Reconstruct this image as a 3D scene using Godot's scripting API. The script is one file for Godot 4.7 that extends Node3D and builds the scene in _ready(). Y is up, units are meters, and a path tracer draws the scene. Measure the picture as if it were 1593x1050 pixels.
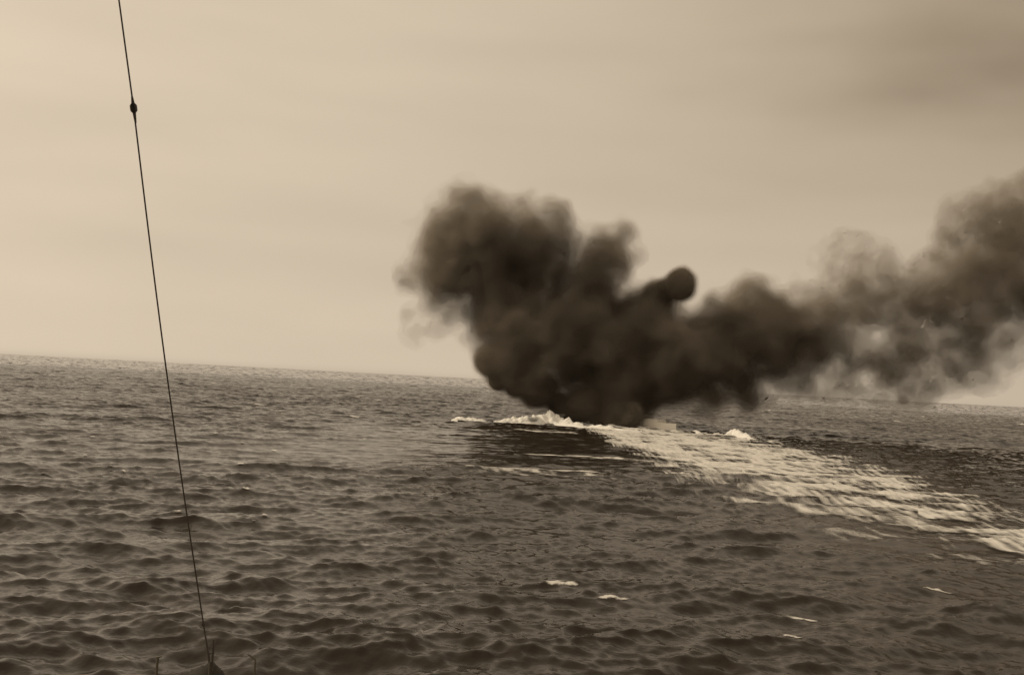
extends Node3D
# A torpedo boat vanishing in its own funnel smoke on the open sea, seen from the bridge of another ship.

const PW := 1593.0
const PH := 1050.0
const FOCAL := 1831.0          # focal length in pixels of the photograph
const EYE := 15.0              # height of the eye above the sea
const SUN := Vector3(-0.78, 0.60, -0.06)   # towards the sun
var cam_basis: Basis
var rng := RandomNumberGenerator.new()

# ------------------------------------------------------------------ helpers
func ray(px: float, py: float) -> Vector3:
	return cam_basis * Vector3((px - PW / 2.0) / FOCAL, -(py - PH / 2.0) / FOCAL, -1.0)

func at(px: float, py: float, depth: float) -> Vector3:
	return Vector3(0, EYE, 0) + ray(px, py) * depth

func sea_at(px: float, py: float) -> Vector3:
	var d := ray(px, py)
	return Vector3(0, EYE, 0) + d * (-EYE / d.y)

func lin(r: float, g: float, b: float) -> Color:
	return Color(r, g, b).linear_to_srgb()

func numbered(called: String) -> String:
	if not has_node(NodePath(called)):
		return called
	var k := 1
	while has_node(NodePath("%s_%03d" % [called, k])):
		k += 1
	return "%s_%03d" % [called, k]

func tag(o: Node, label: String, category: String, group := "", kind := "") -> void:
	if label: o.set_meta("label", label)
	if category: o.set_meta("category", category)
	if group: o.set_meta("group", group)
	if kind: o.set_meta("kind", kind)

func thing(called: String, label: String, category: String, where := Vector3.ZERO, group := "") -> Node3D:
	var o := Node3D.new()
	o.name = numbered(called)
	add_child(o)
	o.position = where
	tag(o, label, category, group)
	return o

func obj(called: String, mesh: Mesh, m: Material, parent: Node) -> MeshInstance3D:
	var o := MeshInstance3D.new()
	o.name = numbered(called) if parent == self else called
	o.mesh = mesh
	if m: o.material_override = m
	parent.add_child(o, true)
	return o

func mat(r: float, g: float, b: float, rough: float, spec := 0.5) -> StandardMaterial3D:
	var m := StandardMaterial3D.new()
	m.albedo_color = lin(r, g, b)
	m.roughness = rough
	m.metallic_specular = spec
	return m

func noise(s: int, freq: float, octaves := 4, ridged := false) -> FastNoiseLite:
	var n := FastNoiseLite.new()
	n.seed = s
	n.noise_type = FastNoiseLite.TYPE_SIMPLEX_SMOOTH
	n.frequency = freq
	n.fractal_type = FastNoiseLite.FRACTAL_RIDGED if ridged else FastNoiseLite.FRACTAL_FBM
	n.fractal_octaves = octaves
	return n

func mesh_of(v: PackedVector3Array, n: PackedVector3Array, idx: PackedInt32Array, col := PackedColorArray(), uv := PackedVector2Array()) -> ArrayMesh:
	if idx.size() < 900000:      # let every face turn the way its normals do
		for k in range(0, idx.size(), 3):
			var i0 := idx[k]; var i1 := idx[k + 1]; var i2 := idx[k + 2]
			if (v[i1] - v[i0]).cross(v[i2] - v[i0]).dot(n[i0] + n[i1] + n[i2]) > 0.0:
				idx[k + 1] = i2; idx[k + 2] = i1
	var a := []
	a.resize(Mesh.ARRAY_MAX)
	a[Mesh.ARRAY_VERTEX] = v
	a[Mesh.ARRAY_NORMAL] = n
	a[Mesh.ARRAY_INDEX] = idx
	if col.size(): a[Mesh.ARRAY_COLOR] = col
	if uv.size(): a[Mesh.ARRAY_TEX_UV] = uv
	var m := ArrayMesh.new()
	m.add_surface_from_arrays(Mesh.PRIMITIVE_TRIANGLES, a)
	return m

# a round bar swept along points, one radius at each
func tube(pts: Array, radii: Array, sides := 10) -> ArrayMesh:
	var v := PackedVector3Array()
	var n := PackedVector3Array()
	var idx := PackedInt32Array()
	var up := Vector3(0.31, 0.2, 0.93)
	for i in pts.size():
		var t: Vector3 = (pts[mini(i + 1, pts.size() - 1)] - pts[maxi(i - 1, 0)]).normalized()
		var a := t.cross(up).normalized()
		var b := t.cross(a).normalized()
		for k in sides:
			var d := a * cos(TAU * k / sides) + b * sin(TAU * k / sides)
			v.append(pts[i] + d * radii[i])
			n.append(d)
	for i in pts.size() - 1:
		for k in sides:
			var p := i * sides + k
			var q := i * sides + (k + 1) % sides
			idx.append_array([p, q, p + sides, q, q + sides, p + sides])
	for e in [0, pts.size() - 1]:
		var t2: Vector3 = (pts[1] - pts[0]).normalized() * (-1.0 if e == 0 else 1.0)
		var c := v.size()
		v.append(pts[e]); n.append(t2)
		for k in sides:
			v.append(v[e * sides + k]); n.append(t2)
		for k in sides:
			idx.append_array([c, c + 1 + k, c + 1 + (k + 1) % sides])
	return mesh_of(v, n, idx)

# ------------------------------------------------------------------ the sea surface
class Tile:
	var size: float
	var n := 256
	var h := PackedFloat32Array()
	var dx := PackedFloat32Array()
	var dz := PackedFloat32Array()

var tiles: Array = []

func make_tile(size: float, count: int, long_wave: float, short_wave: float, steep: float, spread: float, toward: float, chop: float, s: int) -> Tile:
	var t := Tile.new()
	t.size = size
	var n := t.n
	t.h.resize(n * n); t.dx.resize(n * n); t.dz.resize(n * n)
	var r := RandomNumberGenerator.new()
	r.seed = s
	var norm := steep / sqrt(count / 2.0)
	for w in count:
		var wl := long_wave * pow(short_wave / long_wave, (w + r.randf()) / count)
		var ang := toward + r.randfn(0.0, spread)
		var kx := roundf(cos(ang) * size / wl)
		var kz := roundf(sin(ang) * size / wl)
		if kx == 0 and kz == 0: continue
		var kk := TAU * sqrt(kx * kx + kz * kz) / size
		var amp := norm / kk
		var ph := r.randf() * TAU
		var ux := kx * TAU / size / kk * amp * chop
		var uz := kz * TAU / size / kk * amp * chop
		var ca := PackedFloat32Array(); var sa := PackedFloat32Array()
		ca.resize(n); sa.resize(n)
		for i in n:
			var f := TAU * kx * i / n + ph
			ca[i] = cos(f); sa[i] = sin(f)
		for j in n:
			var g := TAU * kz * j / n
			var cb := cos(g); var sb := sin(g)
			var o := j * n
			for i in n:
				var c := ca[i] * cb - sa[i] * sb
				var q := sa[i] * cb + ca[i] * sb
				t.h[o + i] += amp * c
				t.dx[o + i] -= ux * q
				t.dz[o + i] -= uz * q
	return t

func swell(x: float, z: float, cell: float) -> Vector3:
	var out := Vector3.ZERO
	for t: Tile in tiles:
		if t.size < cell * 12.0: continue
		var n := t.n
		var u := x / t.size * n
		var w := z / t.size * n
		var fu := floorf(u); var fw := floorf(w)
		var a := u - fu; var b := w - fw
		var i0 := posmod(int(fu), n); var j0 := posmod(int(fw), n) * n
		var i1 := (i0 + 1) % n; var j1 := (j0 + n) % (n * n)
		var w00 := (1 - a) * (1 - b); var w10 := a * (1 - b); var w01 := (1 - a) * b; var w11 := a * b
		out.y += t.h[j0 + i0] * w00 + t.h[j0 + i1] * w10 + t.h[j1 + i0] * w01 + t.h[j1 + i1] * w11
		out.x += t.dx[j0 + i0] * w00 + t.dx[j0 + i1] * w10 + t.dx[j1 + i0] * w01 + t.dx[j1 + i1] * w11
		out.z += t.dz[j0 + i0] * w00 + t.dz[j0 + i1] * w10 + t.dz[j1 + i0] * w01 + t.dz[j1 + i1] * w11
	return out

var gust: FastNoiseLite
var slick_at := Vector3.ZERO

# how far the chop is flattened: in the slick that the turning ship has left, and in its wake
func slick(x: float, z: float) -> float:
	var out := 0.0
	if absf(x - slick_at.x) < 90.0 and absf(z - slick_at.z) < 170.0:
		var a := (x - slick_at.x) / 54.0
		var b := (z - slick_at.z) / 90.0
		out = 0.62 * exp(-pow(a * a + b * b, 1.5))
	if z < -95.0 and z > -430.0 and x > 0.0 and x < 140.0:
		for k in wake_mid.size() - 1:
			var p := wake_mid[k]; var q := wake_mid[k + 1]
			if z >= p.z and z < q.z:
				var t := (z - p.z) / (q.z - p.z)
				var w := lerpf(wake_half[k], wake_half[k + 1], t)
				var d := (x - lerpf(p.x, q.x, t)) / w
				out = maxf(out, 0.55 * exp(-d * d * d * d))
	return out

var wake_mid := PackedVector3Array()
var wake_half := PackedFloat32Array()
var wake_far := []
var wake_near := []

func plan_wake() -> void:
	for p in [[905, 656], [985, 662], [1060, 668], [1170, 679], [1300, 703], [1430, 738], [1600, 790], [1760, 840]]: wake_far.append(sea_at(p[0], p[1]))
	for p in [[915, 676], [970, 702], [1050, 745], [1140, 802], [1290, 842], [1430, 880], [1600, 925], [1760, 970]]: wake_near.append(sea_at(p[0], p[1]))
	for k in wake_far.size():
		wake_mid.append((wake_far[k] + wake_near[k]) * 0.5)
		wake_half.append(18.0 + 1.5 * k)

func surface(x: float, z: float, cell := 0.1) -> Vector3:
	var g := 1.0 + 0.5 * gust.get_noise_2d(x, z)
	var d := swell(x, z, cell) * (g * (1.0 - slick(x, z)))
	return Vector3(x + d.x, d.y, z + d.z)

func build_sea() -> void:
	gust = noise(31, 0.011, 3)
	tiles = [
		make_tile(167.0, 34, 25.0, 8.0, 0.108, 0.35, 1.38, 1.1, 11),
		make_tile(53.0, 42, 8.0, 2.4, 0.175, 0.5, 1.5, 0.95, 12),
		make_tile(12.7, 42, 2.4, 0.6, 0.235, 0.75, 1.6, 0.6, 13),
	]
	slick_at = sea_at(755, 690)
	plan_wake()
	var angles := PackedFloat32Array()
	var mid := 590
	for i in mid + 1:
		angles.append(atan(lerpf(-0.60, 0.60, float(i) / mid)))
	var edge := atan(0.60)
	var wide := 60
	for i in range(1, wide):
		angles.append(edge + (TAU - 2.0 * edge) * i / wide)
	var cols := angles.size()
	var rows := PackedFloat32Array([0.5])
	var r := 4.0
	while r < 42.0:
		rows.append(r)
		r += 1.2
	while r < 1800.0:
		rows.append(r)
		r += minf(r * 0.004, 0.95) if r < 700.0 else 0.95 + (r - 700.0) * 0.0024
	while r < 60000.0:
		rows.append(r)
		r *= 1.0 + lerpf(0.003, 0.06, clampf((log(r) - log(1800.0)) / 2.0, 0.0, 1.0))
	var nr := rows.size()
	var v := PackedVector3Array(); var nn := PackedVector3Array()
	v.resize(nr * cols); nn.resize(nr * cols)
	for j in nr:
		var rad := rows[j]
		var step := (rows[mini(j + 1, nr - 1)] - rows[maxi(j - 1, 0)]) * 0.5
		var coarse := step > 6.5
		for i in cols:
			var x := rad * sin(angles[i]); var z := -rad * cos(angles[i])
			var p := surface(x, z, 0.1 if i <= mid else 1.0)
			v[j * cols + i] = p
			if coarse and i <= mid:
				var e := 0.35
				var px := surface(x + e, z) - surface(x - e, z)
				var pz := surface(x, z + e) - surface(x, z - e)
				nn[j * cols + i] = pz.cross(px).normalized()
	for j in nr:
		var step := (rows[mini(j + 1, nr - 1)] - rows[maxi(j - 1, 0)]) * 0.5
		var coarse := step > 6.5
		for i in cols:
			if coarse and i <= mid: continue
			var a := v[j * cols + (i + 1) % cols] - v[j * cols + (i + cols - 1) % cols]
			var b := v[mini(j + 1, nr - 1) * cols + i] - v[maxi(j - 1, 0) * cols + i]
			nn[j * cols + i] = a.cross(b).normalized()
	var idx := PackedInt32Array()
	idx.resize((nr - 1) * cols * 6)
	var k := 0
	for j in nr - 1:
		for i in cols:
			var p := j * cols + i
			var q := j * cols + (i + 1) % cols
			idx[k] = p; idx[k + 1] = p + cols; idx[k + 2] = q
			idx[k + 3] = q; idx[k + 4] = p + cols; idx[k + 5] = q + cols
			k += 6
	var m := mat(0.023, 0.0165, 0.0105, 0.10, 0.34)
	var nt := NoiseTexture2D.new()
	nt.width = 512; nt.height = 512
	nt.seamless = true
	nt.noise = noise(5, 0.012, 5)
	nt.as_normal_map = true
	nt.bump_strength = 5.0
	m.normal_enabled = true
	m.normal_texture = nt
	m.normal_scale = 0.6
	m.uv1_triplanar = true
	m.uv1_world_triplanar = true
	m.uv1_scale = Vector3(0.31, 0.31, 0.31)
	var o := obj("sea", mesh_of(v, nn, idx), m, self)
	tag(o, "dark choppy open sea reaching to the horizon", "sea", "", "structure")
	print("sea ", nr, " x ", cols)

# ------------------------------------------------------------------ smoke
var sg_n := Vector3i.ZERO
var sg_o := Vector3.ZERO
var sg_c := 1.4
var field := PackedFloat32Array()

func surface_nets(level: float, one_piece := false) -> ArrayMesh:
	var nx := sg_n.x; var ny := sg_n.y; var nz := sg_n.z
	var sy := nx; var sz := nx * ny
	var ids := PackedInt32Array(); ids.resize(nx * ny * nz); ids.fill(-1)
	var v := PackedVector3Array(); var nn := PackedVector3Array(); var idx := PackedInt32Array()
	var off := [0, 1, sy, sy + 1, sz, sz + 1, sy + sz, sy + sz + 1]
	var edges := [[0, 1], [2, 3], [4, 5], [6, 7], [0, 2], [1, 3], [4, 6], [5, 7], [0, 4], [1, 5], [2, 6], [3, 7]]
	var c := PackedFloat32Array(); c.resize(8)
	for z in nz - 1:
		for y in ny - 1:
			for x in nx - 1:
				var b := x + y * sy + z * sz
				if absf(field[b] - level) > 0.7: continue
				var ins := 0
				for k in 8:
					c[k] = field[b + off[k]] - level
					if c[k] > 0.0: ins += 1
				if ins == 0 or ins == 8: continue
				var p := Vector3.ZERO
				var cnt := 0
				for e in edges:
					var f0 := c[e[0]]; var f1 := c[e[1]]
					if (f0 > 0.0) != (f1 > 0.0):
						var t := f0 / (f0 - f1)
						var a := Vector3(e[0] & 1, (e[0] >> 1) & 1, e[0] >> 2)
						var q := Vector3(e[1] & 1, (e[1] >> 1) & 1, e[1] >> 2)
						p += a.lerp(q, t)
						cnt += 1
				p /= cnt
				var g := Vector3(c[1] + c[3] + c[5] + c[7] - c[0] - c[2] - c[4] - c[6], c[2] + c[3] + c[6] + c[7] - c[0] - c[1] - c[4] - c[5], c[4] + c[5] + c[6] + c[7] - c[0] - c[1] - c[2] - c[3])
				ids[b] = v.size()
				v.append(sg_o + (Vector3(x, y, z) + p) * sg_c)
				nn.append(-g.normalized())
	for z in range(1, nz - 1):
		for y in range(1, ny - 1):
			for x in range(1, nx - 1):
				var b := x + y * sy + z * sz
				if ids[b] < 0: continue
				var here := field[b] > level
				for ax in 3:
					var d: int = [1, sy, sz][ax]
					if here == (field[b + d] > level): continue
					var du: int = [sy, sz, 1][ax]
					var dv: int = [sz, 1, sy][ax]
					var i0 := ids[b]; var i1 := ids[b - du]; var i2 := ids[b - du - dv]; var i3 := ids[b - dv]
					if i0 < 0 or i1 < 0 or i2 < 0 or i3 < 0: continue
					if here: idx.append_array([i0, i2, i1, i0, i3, i2])
					else: idx.append_array([i0, i1, i2, i0, i2, i3])
	if one_piece:
		var up := PackedInt32Array(range(v.size()))
		for k in range(0, idx.size(), 3):
			for e in 2:
				var a := idx[k]; var b := idx[k + 1 + e]
				while up[a] != a: up[a] = up[up[a]]; a = up[a]
				while up[b] != b: up[b] = up[up[b]]; b = up[b]
				up[a] = b
		var tally := {}
		var most := -1
		for k in v.size():
			var a := k
			while up[a] != a: a = up[a]
			up[k] = a
			tally[a] = tally.get(a, 0) + 1
			if most < 0 or tally[a] > tally[most]: most = a
		var v2 := PackedVector3Array(); var n2 := PackedVector3Array(); var i2 := PackedInt32Array()
		var to := PackedInt32Array(); to.resize(v.size()); to.fill(-1)
		for k in v.size():
			if up[k] == most:
				to[k] = v2.size(); v2.append(v[k]); n2.append(nn[k])
		for k in idx:
			if to[k] >= 0: i2.append(to[k])
		v = v2; nn = n2; idx = i2
	print("smoke surface ", v.size())
	return mesh_of(v, nn, idx)

# each puff: pixel x, pixel y, radius in pixels, how dense (1 = opaque heart, 0 = veil only), depth offset in metres
const PUFFS := [
	[722, 400, 92, 0.5, 8], [762, 366, 76, 0.45, -4], [690, 425, 62, 0.5, 4], [800, 432, 86, 0.6, 6], [702, 350, 56, 0.3, 0], [656, 440, 30, 0.2, 4], [745, 330, 50, 0.2, 2],
	[768, 482, 64, 0.7, 2], [690, 484, 38, 0.2, 2], [656, 494, 30, 0.06, 2], [645, 522, 22, 0.02, 2], [826, 366, 56, 0.3, -6], [862, 348, 30, 0.15, -8], [866, 412, 50, 0.5, 0], [892, 432, 44, 0.5, 0],
	[842, 360, 48, 0.3, -6], [800, 346, 46, 0.3, 0], [880, 368, 36, 0.25, -4],
	[930, 404, 60, 0.6, -4], [954, 390, 50, 0.6, -8], [908, 444, 50, 0.5, 2], [974, 412, 28, 0.4, -6],
	[830, 535, 88, 0.9, 0], [900, 520, 98, 0.9, 4], [960, 560, 90, 1.0, 0], [1000, 520, 76, 1.0, 2], [1050, 562, 84, 1.0, -2], [960, 484, 58, 0.7, 4],
	[792, 560, 52, 1.8, -6], [764, 563, 31, 2.2, -8], [774, 594, 18, 2.2, -8], [804, 600, 22, 2.0, -8], [840, 604, 40, 1.8, -4], [872, 628, 28, 1.8, 0], [905, 628, 40, 1.6, -6], [888, 650, 20, 1.3, 0], [905, 655, 18, 1.3, -4], [925, 656, 20, 1.3, -8], [955, 640, 40, 1.3, -10], [950, 660, 20, 1.2, -14], [995, 608, 52, 1.1, 0], [972, 661, 20, 1.1, -18], [978, 655, 18, 1.0, -18], [958, 648, 26, 1.1, -12], [935, 654, 24, 1.2, -8], [988, 640, 22, 1.0, -16], [968, 634, 34, 1.0, -8],
	[1022, 474, 42, 1.3, 0], [1036, 452, 26, 1.8, -4], [1061, 443, 31, 2.2, -8],
	[1110, 545, 76, 1.0, 0], [1170, 526, 80, 0.8, 4], [1192, 464, 44, 0.5, 0], [1142, 490, 52, 0.4, 0], [1232, 520, 72, 0.7, 6], [1284, 530, 58, 0.4, 6], [1160, 445, 30, 0.08, 0],
	[1090, 608, 46, 0.9, -4], [1150, 595, 46, 0.7, 0], [1215, 576, 48, 0.4, 2], [1300, 490, 52, 0.2, 8], [1056, 614, 32, 0.9, 4], [1110, 622, 26, 0.5, 2], [1170, 618, 24, 0.2, -2],
	[1270, 478, 42, 0.3, 6], [1190, 592, 42, 0.4, 2], [1250, 592, 40, 0.15, 4], [1310, 545, 50, 0.2, 8], [1230, 470, 38, 0.25, 4],
	[1330, 425, 70, 0.0, 10], [1345, 520, 60, 0.05, 10], [1385, 560, 70, 0.02, 12], [1330, 585, 50, 0.02, 10], [1430, 550, 72, 0.03, 14], [1280, 594, 44, 0.04, 8], [1385, 470, 66, 0.02, 10], [1430, 490, 60, 0.02, 12], [1400, 590, 50, 0.0, 12], [1340, 470, 50, 0.03, 8],
	[1470, 480, 80, 0.05, 14], [1510, 440, 90, 0.08, 16], [1560, 412, 96, 0.12, 18], [1610, 432, 84, 0.1, 18], [1530, 350, 66, 0.02, 16], [1660, 420, 110, 0.15, 20], [1490, 524, 60, 0.02, 16], [1640, 340, 90, 0.07, 20], [1740, 430, 100, 0.15, 24], [1580, 350, 70, 0.04, 18], [1500, 560, 66, 0.0, 16], [1570, 515, 66, 0.0, 18], [1445, 592, 46, 0.0, 14],
]
const SMOKE_DEPTH := 442.0

func build_smoke() -> void:
	var plume := thing("smoke_plume", "huge black plume of funnel smoke hiding a small ship at sea", "smoke", sea_at(940, 655))
	var base := plume.position
	var puffs := []
	var lo := Vector3(1e9, 1e9, 1e9)
	var hi := -lo
	for p in PUFFS:
		var depth: float = SMOKE_DEPTH + p[4]
		var c := at(p[0], p[1], depth)
		var r: float = p[2] * depth / FOCAL
		puffs.append([c, r, p[3]])
		lo = lo.min(c - Vector3.ONE * r * 1.3)
		hi = hi.max(c + Vector3.ONE * r * 1.3)
	lo.y = maxf(lo.y, -1.0)
	sg_o = lo
	sg_n = Vector3i(((hi - lo) / sg_c).ceil()) + Vector3i.ONE * 2
	field.resize(sg_n.x * sg_n.y * sg_n.z)
	field.fill(-1.0)
	# the air tumbles: every place is looked up a little way off, along a field of eddies
	var eddy := [noise(81, 0.045, 3), noise(82, 0.045, 3), noise(83, 0.045, 3)]
	var off_x := PackedFloat32Array(); var off_y := PackedFloat32Array(); var off_z := PackedFloat32Array()
	off_x.resize(field.size()); off_y.resize(field.size()); off_z.resize(field.size())
	off_x.fill(-999.0)
	for p in puffs:
		var c: Vector3 = (p[0] - sg_o) / sg_c
		var r: float = p[1] / sg_c
		var a := Vector3i((c - Vector3.ONE * r * 1.45).floor()).clamp(Vector3i.ZERO, sg_n - Vector3i.ONE)
		var b := Vector3i((c + Vector3.ONE * r * 1.45).ceil()).clamp(Vector3i.ZERO, sg_n - Vector3i.ONE)
		var peak: float = lerpf(0.105, 1.0, p[2])
		var loose: float = clampf(1.75 - 0.75 * p[2], 0.22, 1.0) * clampf(p[1] / 10.0, 0.5, 1.0)   # fresh smoke keeps its round shape
		for z in range(a.z, b.z + 1):
			for y in range(a.y, b.y + 1):
				var o := (z * sg_n.y + y) * sg_n.x
				for x in range(a.x, b.x + 1):
					var q := o + x
					if off_x[q] < -900.0:
						var w := sg_o + Vector3(x, y, z) * sg_c
						off_x[q] = x + 5.0 * eddy[0].get_noise_3dv(w)
						off_y[q] = y + 5.0 * eddy[1].get_noise_3dv(w)
						off_z[q] = z + 4.0 * eddy[2].get_noise_3dv(w)
					var f := 1.0 - Vector3(lerpf(x, off_x[q], loose), lerpf(y, off_y[q], loose), lerpf(z, off_z[q], loose)).distance_to(c) / r
					if f > 0.0: f *= peak
					var g := field[o + x]
					var h := maxf(0.0, 0.22 - absf(f - g))
					field[o + x] = maxf(f, g) + h * h * 1.1
	var big := noise(77, 0.03, 4, true)
	var small := noise(78, 0.085, 4)
	for z in sg_n.z:
		for y in sg_n.y:
			var o := (z * sg_n.y + y) * sg_n.x
			for x in sg_n.x:
				var f := field[o + x]
				if f < -0.6: continue
				var w := sg_o + Vector3(x, y, z) * sg_c
				var torn := lerpf(0.48, 1.0, clampf(f / 0.3, 0.0, 1.0))
				field[o + x] = f + torn * (0.30 * small.get_noise_3dv(w) - 0.20 * (big.get_noise_3dv(w) - 0.1))
				if x == 0 or y == 0 or z == 0 or x == sg_n.x - 1 or y == sg_n.y - 1 or z == sg_n.z - 1: field[o + x] = -1.0
	var sm := mat(0.10, 0.083, 0.064, 1.0, 0.0)
	var body := obj("smoke_body", surface_nets(0.5, true), sm, plume)
	body.position = -base
	# round the opaque heart, the thinner smoke: each layer is a body of fog that adds its density to the one around it
	for l in [[-0.06, 0.018], [0.03, 0.04], [0.12, 0.07], [0.22, 0.12], [0.36, 0.2]]:
		var fm := FogMaterial.new()
		fm.albedo = lin(0.56, 0.48, 0.385)
		fm.density = l[1]
		var veil := obj("smoke_veil", surface_nets(l[0]), fm, plume)
		veil.position = -base
		veil.set_meta("kind", "stuff")

# ------------------------------------------------------------------ foam
var white: StandardMaterial3D
var foam_mat: StandardMaterial3D
var froth: FastNoiseLite
var streak: FastNoiseLite
var froth_fine: FastNoiseLite

# a sheet of foam lying on the water between two edges; strength: how much of the water is foam at each pair of edge points; grain: size of the flecks
func foam_sheet(near: Array, far: Array, nu: int, nv: int, strength: Array, lift: float, grain := 1.0, oval := false) -> ArrayMesh:
	var v := PackedVector3Array(); var nn := PackedVector3Array(); var col := PackedColorArray(); var idx := PackedInt32Array()
	var along := PackedFloat32Array([0.0])
	for k in near.size() - 1:
		along.append(along[k] + ((near[k] + far[k]) * 0.5).distance_to((near[k + 1] + far[k + 1]) * 0.5))
	for j in nv + 1:
		var b := float(j) / nv
		for i in nu + 1:
			var a := float(i) / nu
			var s := a * (near.size() - 1)
			var k := mini(int(s), near.size() - 2)
			var p: Vector3 = near[k].lerp(near[k + 1], s - k).lerp(far[k].lerp(far[k + 1], s - k), b)
			var w := surface(p.x, p.z, 2.0 if grain > 0.3 else 0.1)
			var rim := minf(minf(b, 1.0 - b) * 3.4, 1.0) * minf(minf(a, 1.0 - a) * 9.0, 1.0)
			if oval: rim = clampf((1.0 - pow(2.0 * a - 1.0, 2.0) - pow(2.0 * b - 1.0, 2.0)) * 1.4, 0.0, 1.0)
			var x := lerpf(along[k], along[k + 1], s - k)
			var y: float = b * near[k].distance_to(far[k])
			var f := streak.get_noise_2d(x * 0.22 / grain, y / grain) * 0.6 + froth.get_noise_2d(p.x / grain, p.z / grain) * 0.95 + froth_fine.get_noise_2d(p.x / grain, p.z / grain) * 0.22
			var cover := clampf((rim * 1.3 - 1.0 + lerpf(strength[k], strength[k + 1], s - k) + f * 1.4) * 0.78, 0.0, 0.8)
			v.append(w + Vector3(0, lift + (cover * 0.55 * maxf(0.0, froth.get_noise_2d(p.x * 3.0 + 50.0, p.z * 3.0)) if grain >= 1.0 else 0.0), 0))
			col.append(Color(1, 1, 1, cover))
	var cols := nu + 1
	for j in nv + 1:
		for i in nu + 1:
			var a := v[j * cols + mini(i + 1, nu)] - v[j * cols + maxi(i - 1, 0)]
			var b := v[mini(j + 1, nv) * cols + i] - v[maxi(j - 1, 0) * cols + i]
			var n := a.cross(b).normalized()
			nn.append(n if n.y > 0 else -n)
	for j in nv:
		for i in nu:
			var p := j * cols + i
			if col[p].a + col[p + 1].a + col[p + cols].a + col[p + cols + 1].a <= 0.02: continue
			idx.append_array([p, p + cols, p + 1, p + 1, p + cols, p + cols + 1])
	return mesh_of(v, nn, idx, col)

func foam_patch(c: Vector3, half_w: float, half_d: float, turn: float, strength: float, res: float, lift := 0.06, grain := 1.0) -> ArrayMesh:
	var ax := Vector3(cos(turn), 0, sin(turn))
	var az := Vector3(-sin(turn), 0, cos(turn))
	var near := []
	var far := []
	for k in 5:
		var x := lerpf(-half_w, half_w, k / 4.0)
		near.append(c + ax * x + az * half_d)
		far.append(c + ax * x - az * half_d)
	return foam_sheet(near, far, int(2.0 * half_w / res), int(2.0 * half_d / res), [strength, strength, strength, strength, strength], lift, grain, true)

# a breaking crest: a lumpy heap of white water along a line of [pixel x, pixel y, height m, half width m]
func crest(line: Array, res: float, grain := 1.0) -> ArrayMesh:
	var pts := []
	for l in line:
		pts.append(sea_at(l[0], l[1]))
	var v := PackedVector3Array(); var nn := PackedVector3Array(); var idx := PackedInt32Array()
	var total := 0.0
	for k in pts.size() - 1: total += pts[k].distance_to(pts[k + 1])
	var nu := int(total / res)
	var nv := 14
	for i in nu + 1:
		var s := float(i) / nu * (pts.size() - 1)
		var k := mini(int(s), pts.size() - 2)
		var t := s - k
		var c: Vector3 = pts[k].lerp(pts[k + 1], t)
		var dir: Vector3 = (pts[k + 1] - pts[k]).normalized()
		var side := Vector3(-dir.z, 0, dir.x)
		var hh := lerpf(line[k][2], line[k + 1][2], smoothstep(0.0, 1.0, t))
		var ww := lerpf(line[k][3], line[k + 1][3], t)
		for j in nv + 1:
			var b := (float(j) / nv - 0.5) * 2.0
			var p := c + side * b * ww
			var w := surface(p.x, p.z)
			var bell := pow(maxf(cos(b * PI / 2), 0.0), 0.8)
			var lump := 0.72 + 1.0 * froth.get_noise_2d(p.x * 4.0 / grain, p.z * 4.0 / grain) + 0.3 * froth_fine.get_noise_2d(p.x * 0.8 / grain, p.z * 0.8 / grain)
			v.append(w + Vector3(0, hh * bell * maxf(lump, 0.05) - 0.12 * grain, 0))
	var cols := nv + 1
	for i in nu + 1:
		for j in nv + 1:
			var a := v[mini(i + 1, nu) * cols + j] - v[maxi(i - 1, 0) * cols + j]
			var b := v[i * cols + mini(j + 1, nv)] - v[i * cols + maxi(j - 1, 0)]
			var n := a.cross(b).normalized()
			nn.append(n if n.y > 0 else -n)
	for i in nu:
		for j in nv:
			var p := i * cols + j
			idx.append_array([p, p + 1, p + cols, p + 1, p + cols + 1, p + cols])
	return mesh_of(v, nn, idx)

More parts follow.
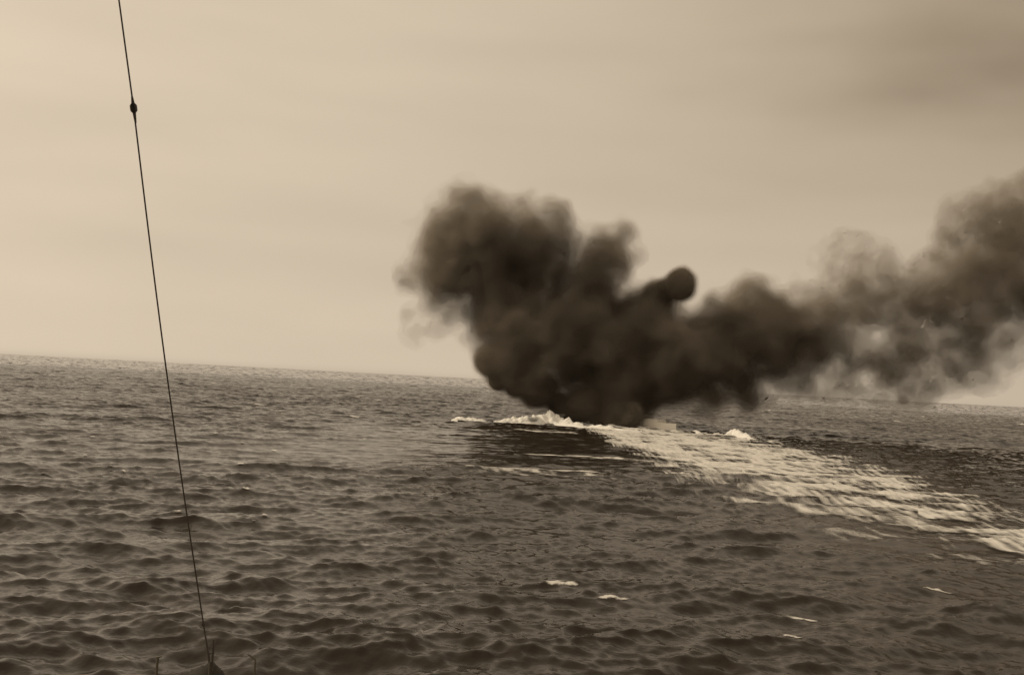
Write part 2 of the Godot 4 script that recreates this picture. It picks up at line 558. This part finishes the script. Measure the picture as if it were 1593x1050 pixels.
func build_foam() -> void:
	froth = noise(51, 0.075, 4)
	froth_fine = noise(52, 0.55, 4)
	streak = noise(53, 0.16, 4)
	foam_mat = mat(0.86, 0.83, 0.77, 0.85, 0.3)
	foam_mat.vertex_color_use_as_albedo = true
	foam_mat.transparency = BaseMaterial3D.TRANSPARENCY_ALPHA
	white = mat(0.88, 0.86, 0.81, 0.9, 0.3)
	# the wake, which curves away from the stern towards us
	var o := obj("wake_foam", foam_sheet(wake_near, wake_far, 700, 280, [0.72, 0.8, 0.72, 0.56, 0.34, 0.12, -0.05, -0.2], 0.25), foam_mat, self)
	tag(o, "broad churned white wake curving out from under the smoke", "wake foam", "", "stuff")
	o = obj("foam_streak", foam_patch(sea_at(908, 712), 14.0, 6.0, 0.05, 0.25, 0.25, 0.2, 0.35), foam_mat, self)
	tag(o, "white foam streak on dark water beside the broad wake", "foam")
	o = obj("foam_streak", foam_patch(sea_at(840, 736), 16.0, 7.0, -0.1, 0.05, 0.25, 0.2, 0.35), foam_mat, self)
	tag(o, "broken foam flecks on dark water below the smoke's shadow", "foam")
	o = obj("foam_streak", foam_patch(sea_at(850, 672), 14.0, 9.0, 0.0, 0.12, 0.3, 0.2, 0.4), foam_mat, self)
	tag(o, "thin foam streak just under the bow wave", "foam")
	var bow := thing("bow_wave", "white bow wave thrown up at the foot of the smoke", "bow wave", sea_at(850, 659))
	o = obj("crest", crest([[708, 656, 0.5, 2.5], [722, 654, 1.5, 3.6], [736, 655, 1.6, 3.6], [752, 657, 0.8, 3.0], [780, 658, 1.3, 3.2], [800, 657, 2.0, 3.6], [825, 659, 2.3, 4.2], [840, 659, 3.4, 4.6], [852, 659, 4.6, 4.8], [862, 660, 4.2, 4.4], [874, 661, 2.6, 4.0], [895, 664, 1.8, 3.6], [935, 668, 1.4, 3.0], [1000, 673, 1.0, 2.4]], 0.3, 1.7), white, bow)
	o.position = -bow.position
	var mist := FogMaterial.new()
	mist.albedo = lin(0.95, 0.92, 0.86)
	mist.density = 0.35
	var rs := RandomNumberGenerator.new()
	rs.seed = 66
	for k in 16:
		var t := rs.randf()
		var f := FogVolume.new()
		f.name = "spray"
		f.shape = RenderingServer.FOG_VOLUME_SHAPE_ELLIPSOID
		f.size = Vector3(rs.randf_range(1.6, 4.2), rs.randf_range(1.0, 2.4), rs.randf_range(1.5, 3.5)) * (0.6 + 0.6 * t)
		f.material = mist
		bow.add_child(f, true)
		f.position = sea_at(800 + 70 * t + rs.randf_range(-5, 5), 659) - bow.position + Vector3(0, 0.8 + 2.6 * t * rs.randf(), 2.0)
		f.rotation = Vector3(0, 0, rs.randf_range(-0.6, 0.6))
	o = obj("breaking_crest", crest([[1060, 671, 0.5, 2.0], [1100, 676, 0.9, 2.4], [1128, 678, 1.6, 2.6], [1142, 678, 2.9, 2.6], [1156, 681, 1.8, 2.4], [1172, 685, 0.4, 2.0]], 0.35, 1.8), white, self)
	tag(o, "curling white crest at the edge of the wake astern", "breaking crest")

func on_crest(p: Vector3, reach: float) -> Vector3:
	var best := p
	var high := -9.0
	for i in 81:
		var q := p + Vector3((i % 9 - 4) * reach / 4.0, 0, (i / 9 - 4) * reach / 4.0)
		var h := surface(q.x, q.z).y
		if h > high: high = h; best = q
	return best

func build_whitecaps() -> void:
	var spots := [[1200, 975, 0.55, "small white whitecap beside a longer one on the dark sea"], [1270, 957, 0.95, "long ragged whitecap on the dark sea beyond a small one"], [830, 910, 1.1, "loose patch of pale foam flecks on the dark sea"], [970, 940, 0.95, "faint scattered foam patch on the open sea"], [1495, 920, 1.1, "pale whitecap beyond which the wake fades out"], [400, 889, 0.6, "narrow white crest behind the thin wire"]]
	for s in spots:
		var w: float = s[2]
		var c := on_crest(sea_at(s[0], s[1]), 1.6)
		var o := thing("whitecap", s[3], "whitecap", Vector3.ZERO, "whitecaps on the open sea")
		obj("froth", foam_patch(c, w, w * 0.75, -0.08, 0.5, 0.03, 0.035, 0.13), foam_mat, o)
		obj("froth", foam_patch(c + Vector3(w * 0.9, 0, 0.3), w * 0.6, w * 0.5, -0.2, 0.5, 0.03, 0.035, 0.1), foam_mat, o)
	var r := RandomNumberGenerator.new()
	r.seed = 909
	for k in 70:
		var px := r.randf_range(0, 1593)
		var hz := 550.0 + 83.0 * px / 1593.0
		var py := hz + 12.0 + 250.0 * pow(r.randf(), 1.4)
		if px > 640 and py < 860 and py > hz + 40: continue
		var d := EYE * FOCAL / (py - hz)
		var w := r.randf_range(0.0022, 0.0052) * d
		var o := obj("whitecap", foam_patch(on_crest(sea_at(px, py), 4.0), w, w * 0.8, r.randf_range(-0.3, 0.3), 0.8, w / 14.0, 0.12, w * 0.15), foam_mat, self)
		tag(o, "tiny white fleck of a breaking crest far out on the sea", "whitecap", "whitecaps on the open sea")

# ------------------------------------------------------------------ the ship in the smoke
func build_ship() -> void:
	var stern := sea_at(1052, 671)
	var toward := (sea_at(915, 658) - stern)
	toward.y = 0
	var length := toward.length()
	var ship := thing("torpedo_boat", "pale grey ship with only its stern showing beneath the smoke", "ship", stern)
	ship.rotation.y = atan2(-toward.z, toward.x)
	# local x runs from stern to bow
	var st := [[0.0, 0.05, 0.9], [1.2, 0.9, 0.55], [3.0, 1.7, 0.2], [7.0, 2.4, -0.4], [14.0, 2.9, -1.0], [length * 0.5, 3.1, -1.2], [length * 0.75, 2.3, -1.2], [length * 0.92, 0.9, -1.2], [length, 0.05, -1.0]]
	var v := PackedVector3Array(); var n := PackedVector3Array(); var idx := PackedInt32Array()
	for s in st:
		var top := 2.7 + 0.9 * smoothstep(length * 0.55, length, s[0])
		for q in [[-1.0, top], [-1.0, top * 0.55], [-0.86, 0.25], [-0.3, s[2] - 0.8], [0.3, s[2] - 0.8], [0.86, 0.25], [1.0, top * 0.55], [1.0, top]]:
			v.append(Vector3(s[0], q[1], q[0] * s[1]))
			n.append(Vector3(0, -0.1 if absf(q[0]) > 0.5 else -1.0, signf(q[0])).normalized())
	for i in st.size() - 1:
		for k in 7:
			var p := i * 8 + k
			idx.append_array([p, p + 8, p + 1, p + 1, p + 8, p + 9])
	var pale := mat(0.78, 0.74, 0.66, 0.6)
	obj("hull", mesh_of(v, n, idx), pale, ship)
	var dv := PackedVector3Array(); var dn := PackedVector3Array(); var di := PackedInt32Array()
	for s in st:
		var top := 2.7 + 0.9 * smoothstep(length * 0.55, length, s[0])
		dv.append(Vector3(s[0], top - 0.02, -s[1])); dv.append(Vector3(s[0], top - 0.02, s[1]))
		dn.append(Vector3.UP); dn.append(Vector3.UP)
	for i in st.size() - 1:
		di.append_array([i * 2, i * 2 + 1, i * 2 + 2, i * 2 + 1, i * 2 + 3, i * 2 + 2])
	obj("deck", mesh_of(dv, dn, di), mat(0.2, 0.17, 0.12, 0.8), ship)
	var grey := mat(0.3, 0.26, 0.19, 0.6)
	var bm := BoxMesh.new()
	bm.size = Vector3(9.0, 0.8, 4.2)
	var b := obj("deckhouse", bm, pale, ship)
	b.position = Vector3(12.0, 3.08, 0)
	for f in [0.42, 0.58]:
		var c := obj("funnel", tube([Vector3(0, 0, 0), Vector3(-0.2, 4.4, 0), Vector3(-0.2, 4.6, 0), Vector3(-0.2, 4.9, 0)], [1.0, 0.95, 1.08, 1.08], 24), grey, ship)
		c.position = Vector3(length * f, 2.6, 0)

# ------------------------------------------------------------------ the wire and fittings of our own ship
func lathe_ball(r: float, h: float) -> ArrayMesh:
	var pts := []
	var rad := []
	for i in 13:
		var a := PI * i / 12.0
		pts.append(Vector3(0, -cos(a) * h, 0))
		rad.append(maxf(0.004, sin(a) * r * (1.0 - 0.10 * absf(sin(3.0 * a)))))
	return tube(pts, rad, 20)

func build_foreground() -> void:
	var dark := mat(0.06, 0.05, 0.038, 0.5)
	var glaze := mat(0.03, 0.024, 0.018, 0.18)
	var paint := mat(0.10, 0.085, 0.062, 0.5)
	var dep := 15.0
	var px := dep / FOCAL
	var foot := at(327, 1036, dep)
	var low := at(318, 985, dep)
	var ball := at(207, 168, dep - 1.6)
	var dirn := (ball - low).normalized()
	var deck_y := at(320, 1050, dep).y - 0.35
	var wire := thing("aerial_wire", "thin taut wire with round insulators rising from the deck edge", "wire", foot)
	var top := ball + dirn * 3.4
	var sag := func(t: float) -> Vector3:
		return low.lerp(ball, t) + Vector3(-0.035, 0, 0) * sin(PI * t)
	var pts := []
	var rad := []
	for i in 25:
		pts.append(sag.call(i / 24.0) - foot); rad.append(0.0095)
	obj("wire", tube(pts, rad, 8), dark, wire)
	obj("wire", tube([ball - foot, top - foot], [0.0095, 0.0095], 8), dark, wire)
	var turn := Basis(Quaternion(Vector3.UP, dirn))
	var b := obj("insulator", lathe_ball(5.6 * px, 7.6 * px), glaze, wire)
	b.transform = Transform3D(turn, ball - foot)
	var ends := obj("cap", tube([Vector3(0, -0.17, 0), Vector3(0, -0.05, 0)], [0.011, 0.02], 10), dark, b)
	ends = obj("cap", tube([Vector3(0, 0.05, 0), Vector3(0, 0.13, 0)], [0.02, 0.011], 10), dark, b)
	var b2 := obj("insulator", lathe_ball(2.6 * px, 3.4 * px), glaze, wire)
	b2.transform = Transform3D(turn, at(315.5, 972, dep) - foot)
	# the rigging screw: two bars that meet at the deck eye
	var e1 := at(319.5, 994, dep); var e2 := at(331.5, 994, dep)
	obj("screw_bar", tube([low - foot, e1 - foot, at(325, 1030, dep) - foot], [0.008, 0.012, 0.016], 8), dark, wire)
	obj("screw_bar", tube([e2 - foot, at(331, 1012, dep) - foot, at(329, 1036, dep) - foot], [0.008, 0.012, 0.014], 8), dark, wire)
	obj("cross_pin", tube([at(322, 1017, dep) - foot, at(333, 1016, dep) - foot], [0.009, 0.009], 8), dark, wire)
	obj("deck_eye", tube([at(327, 1029, dep) - foot, Vector3(foot.x, deck_y, foot.z) - foot], [0.022, 0.03], 10), dark, wire)
	# a rounded cover on the deck edge
	var cover_at := Vector3(at(321, 1050, dep + 0.4).x, deck_y, at(321, 1050, dep + 0.4).z)
	var cowl := thing("winch_cover", "dark hunched canvas cover at the foot of the thin wire", "cover", cover_at)
	var cv := PackedVector3Array(); var cn := PackedVector3Array(); var ci := PackedInt32Array()
	var fold := noise(61, 3.2, 3)
	for j in 17:
		var a := PI / 2 * j / 16.0
		for i in 40:
			var t := TAU * i / 40.0
			var d := Vector3(cos(a) * cos(t) * 0.27, sin(a) * 0.40, cos(a) * sin(t) * 0.2)
			d *= 1.0 + 0.22 * fold.get_noise_3dv(d * 1.6)
			cv.append(d); cn.append(d.normalized())
	for j in 16:
		for i in 40:
			var p := j * 40 + i; var q := j * 40 + (i + 1) % 40
			ci.append_array([p, p + 40, q, q, p + 40, q + 40])
	obj("canvas", mesh_of(cv, cn, ci), mat(0.035, 0.03, 0.023, 0.9), cowl)
	obj("lashing", tube([Vector3(-0.27, 0.12, 0.0), Vector3(-0.16, 0.13, 0.2), Vector3(0, 0.12, 0.24), Vector3(0.16, 0.13, 0.2), Vector3(0.27, 0.12, 0)], [0.012, 0.012, 0.012, 0.012, 0.012], 8), mat(0.4, 0.35, 0.26, 0.9), cowl)
	# a rail stanchion
	var s0 := at(241, 1056, dep); var s1 := at(244.5, 1023, dep)
	s0.y = deck_y
	var post := thing("rail_stanchion", "slim upright rail post standing alone at the deck edge", "post", s0)
	obj("post", tube([Vector3.ZERO, s1 - s0], [0.02, 0.017], 12), paint, post)
	obj("arm", tube([s1 - s0 - Vector3(0.02, 0, 0), at(251, 1021, dep) - s0], [0.014, 0.008], 8), paint, post)
	obj("foot_plate", tube([Vector3.ZERO, Vector3(0, 0.02, 0)], [0.06, 0.06], 14), paint, post)
	# a little bent davit
	var d0 := at(396, 1056, dep); d0.y = deck_y
	var dav := thing("davit", "small bent davit arm leaning over the deck edge", "davit", d0)
	obj("pillar", tube([Vector3.ZERO, at(396, 1032, dep) - d0], [0.016, 0.013], 10), paint, dav)
	obj("arm", tube([at(396, 1033, dep) - d0, at(397, 1026, dep) - d0, at(385, 1018, dep) - d0], [0.013, 0.012, 0.008], 10), paint, dav)
	# the deck they stand on, just below the frame
	var hull := thing("own_ship", "grey deck edge of the ship that carries the wire", "ship", Vector3(-3.5, deck_y, -11.5))
	var dm := BoxMesh.new(); dm.size = Vector3(16, 0.1, 8.2)
	var dk := obj("deck", dm, paint, hull); dk.position = Vector3(0, -0.052, 0)
	var hm := BoxMesh.new(); hm.size = Vector3(15.8, deck_y + 1.5, 8.0)
	var hb := obj("hull", hm, paint, hull); hb.position = Vector3(0, -(deck_y + 1.5) / 2.0 - 0.105, 0)

# ------------------------------------------------------------------ sky
# banks of thicker cloud: azimuth and height in degrees, and their half widths
const BANKS := [[27, 16, 17, 6.0], [75, 18, 18, 6], [125, 14, 22, 5], [170, 20, 20, 6], [215, 15, 24, 5], [262, 19, 18, 6], [310, 34, 14, 6]]

func build_sky_image() -> Image:
	var w := 1024; var h := 512
	var im := Image.create(w, h, false, Image.FORMAT_RGBAF)
	var n1 := noise(91, 1.3, 4)
	var n2 := noise(92, 3.2, 5)
	var glow := SUN.normalized()
	for j in h:
		var el := PI / 2 - PI * (j + 0.5) / h
		for i in w:
			var az := TAU * (i + 0.5) / w
			var d := Vector3(sin(az) * cos(el), sin(el), -cos(az) * cos(el))
			var s := Vector3(d.x, d.y * 4.0, d.z)
			# thin haze: the sky is brighter on the sun's side, with streaks and banks of thicker cloud
			var t := 0.5 + 0.5 * d.dot(glow)
			var l := 0.515 * (0.64 + 0.52 * t + 0.55 * pow(t, 6.0)) * lerpf(1.0, 0.75, smoothstep(0.25, 0.95, d.y)) * (1.0 + 0.09 * exp(-absf(d.y) * 9.0))
			var bank := 0.0
			for c in BANKS:
				var da: float = wrapf(rad_to_deg(az) - c[0], -180.0, 180.0) / c[2]
				var de: float = (rad_to_deg(el) - c[1]) / c[3]
				bank += exp(-da * da - de * de) * (0.9 + 0.45 * n2.get_noise_3dv(s))
			var grain := n2.get_noise_3dv(s * Vector3(1, 1.8, 1))
			l *= 1.0 + 0.05 * n1.get_noise_3dv(s) + 0.06 * grain - 0.54 * clampf(bank, 0.0, 1.0)
			var warm := bank * 0.07 + 0.03
			im.set_pixel(i, j, Color(l * 1.17 * (1.0 + warm), l * 0.995, l * 0.775 * (1.0 - warm * 1.2), 1.0))
	return im

func _ready() -> void:
	cam_basis = Basis(Vector3.RIGHT, atan(66.4 / FOCAL)) * Basis(Vector3.BACK, deg_to_rad(2.98))
	var cam := Camera3D.new()
	cam.name = "camera"
	add_child(cam)
	cam.transform = Transform3D(cam_basis, Vector3(0, EYE, 0))
	cam.fov = rad_to_deg(2.0 * atan(PH / 2.0 / FOCAL))
	cam.near = 0.1
	cam.far = 80000.0
	cam.current = true
	var env := Environment.new()
	env.background_mode = Environment.BG_SKY
	env.sky = Sky.new()
	var pm := PanoramaSkyMaterial.new()
	pm.panorama = ImageTexture.create_from_image(build_sky_image())
	env.sky.sky_material = pm
	env.tonemap_mode = Environment.TONE_MAPPER_LINEAR
	env.tonemap_exposure = 1.0
	env.volumetric_fog_enabled = true
	env.volumetric_fog_density = 0.0
	env.volumetric_fog_length = 700.0
	env.sdfgi_enabled = true
	env.ssao_enabled = true
	env.ssil_enabled = true
	var we := WorldEnvironment.new()
	we.name = "environment"
	we.environment = env
	add_child(we)
	var sun := DirectionalLight3D.new()
	sun.name = "sun"
	sun.light_color = lin(1.0, 0.85, 0.63)
	sun.light_energy = 0.5
	sun.light_angular_distance = 10.0
	sun.shadow_enabled = true
	add_child(sun)
	sun.look_at_from_position(SUN, Vector3.ZERO)
	var t0 := Time.get_ticks_msec()
	build_sea()
	print("sea done ", Time.get_ticks_msec() - t0)
	build_smoke()
	print("smoke done ", Time.get_ticks_msec() - t0)
	build_ship()
	build_foam()
	build_whitecaps()
	print("foam done ", Time.get_ticks_msec() - t0)
	build_foreground()
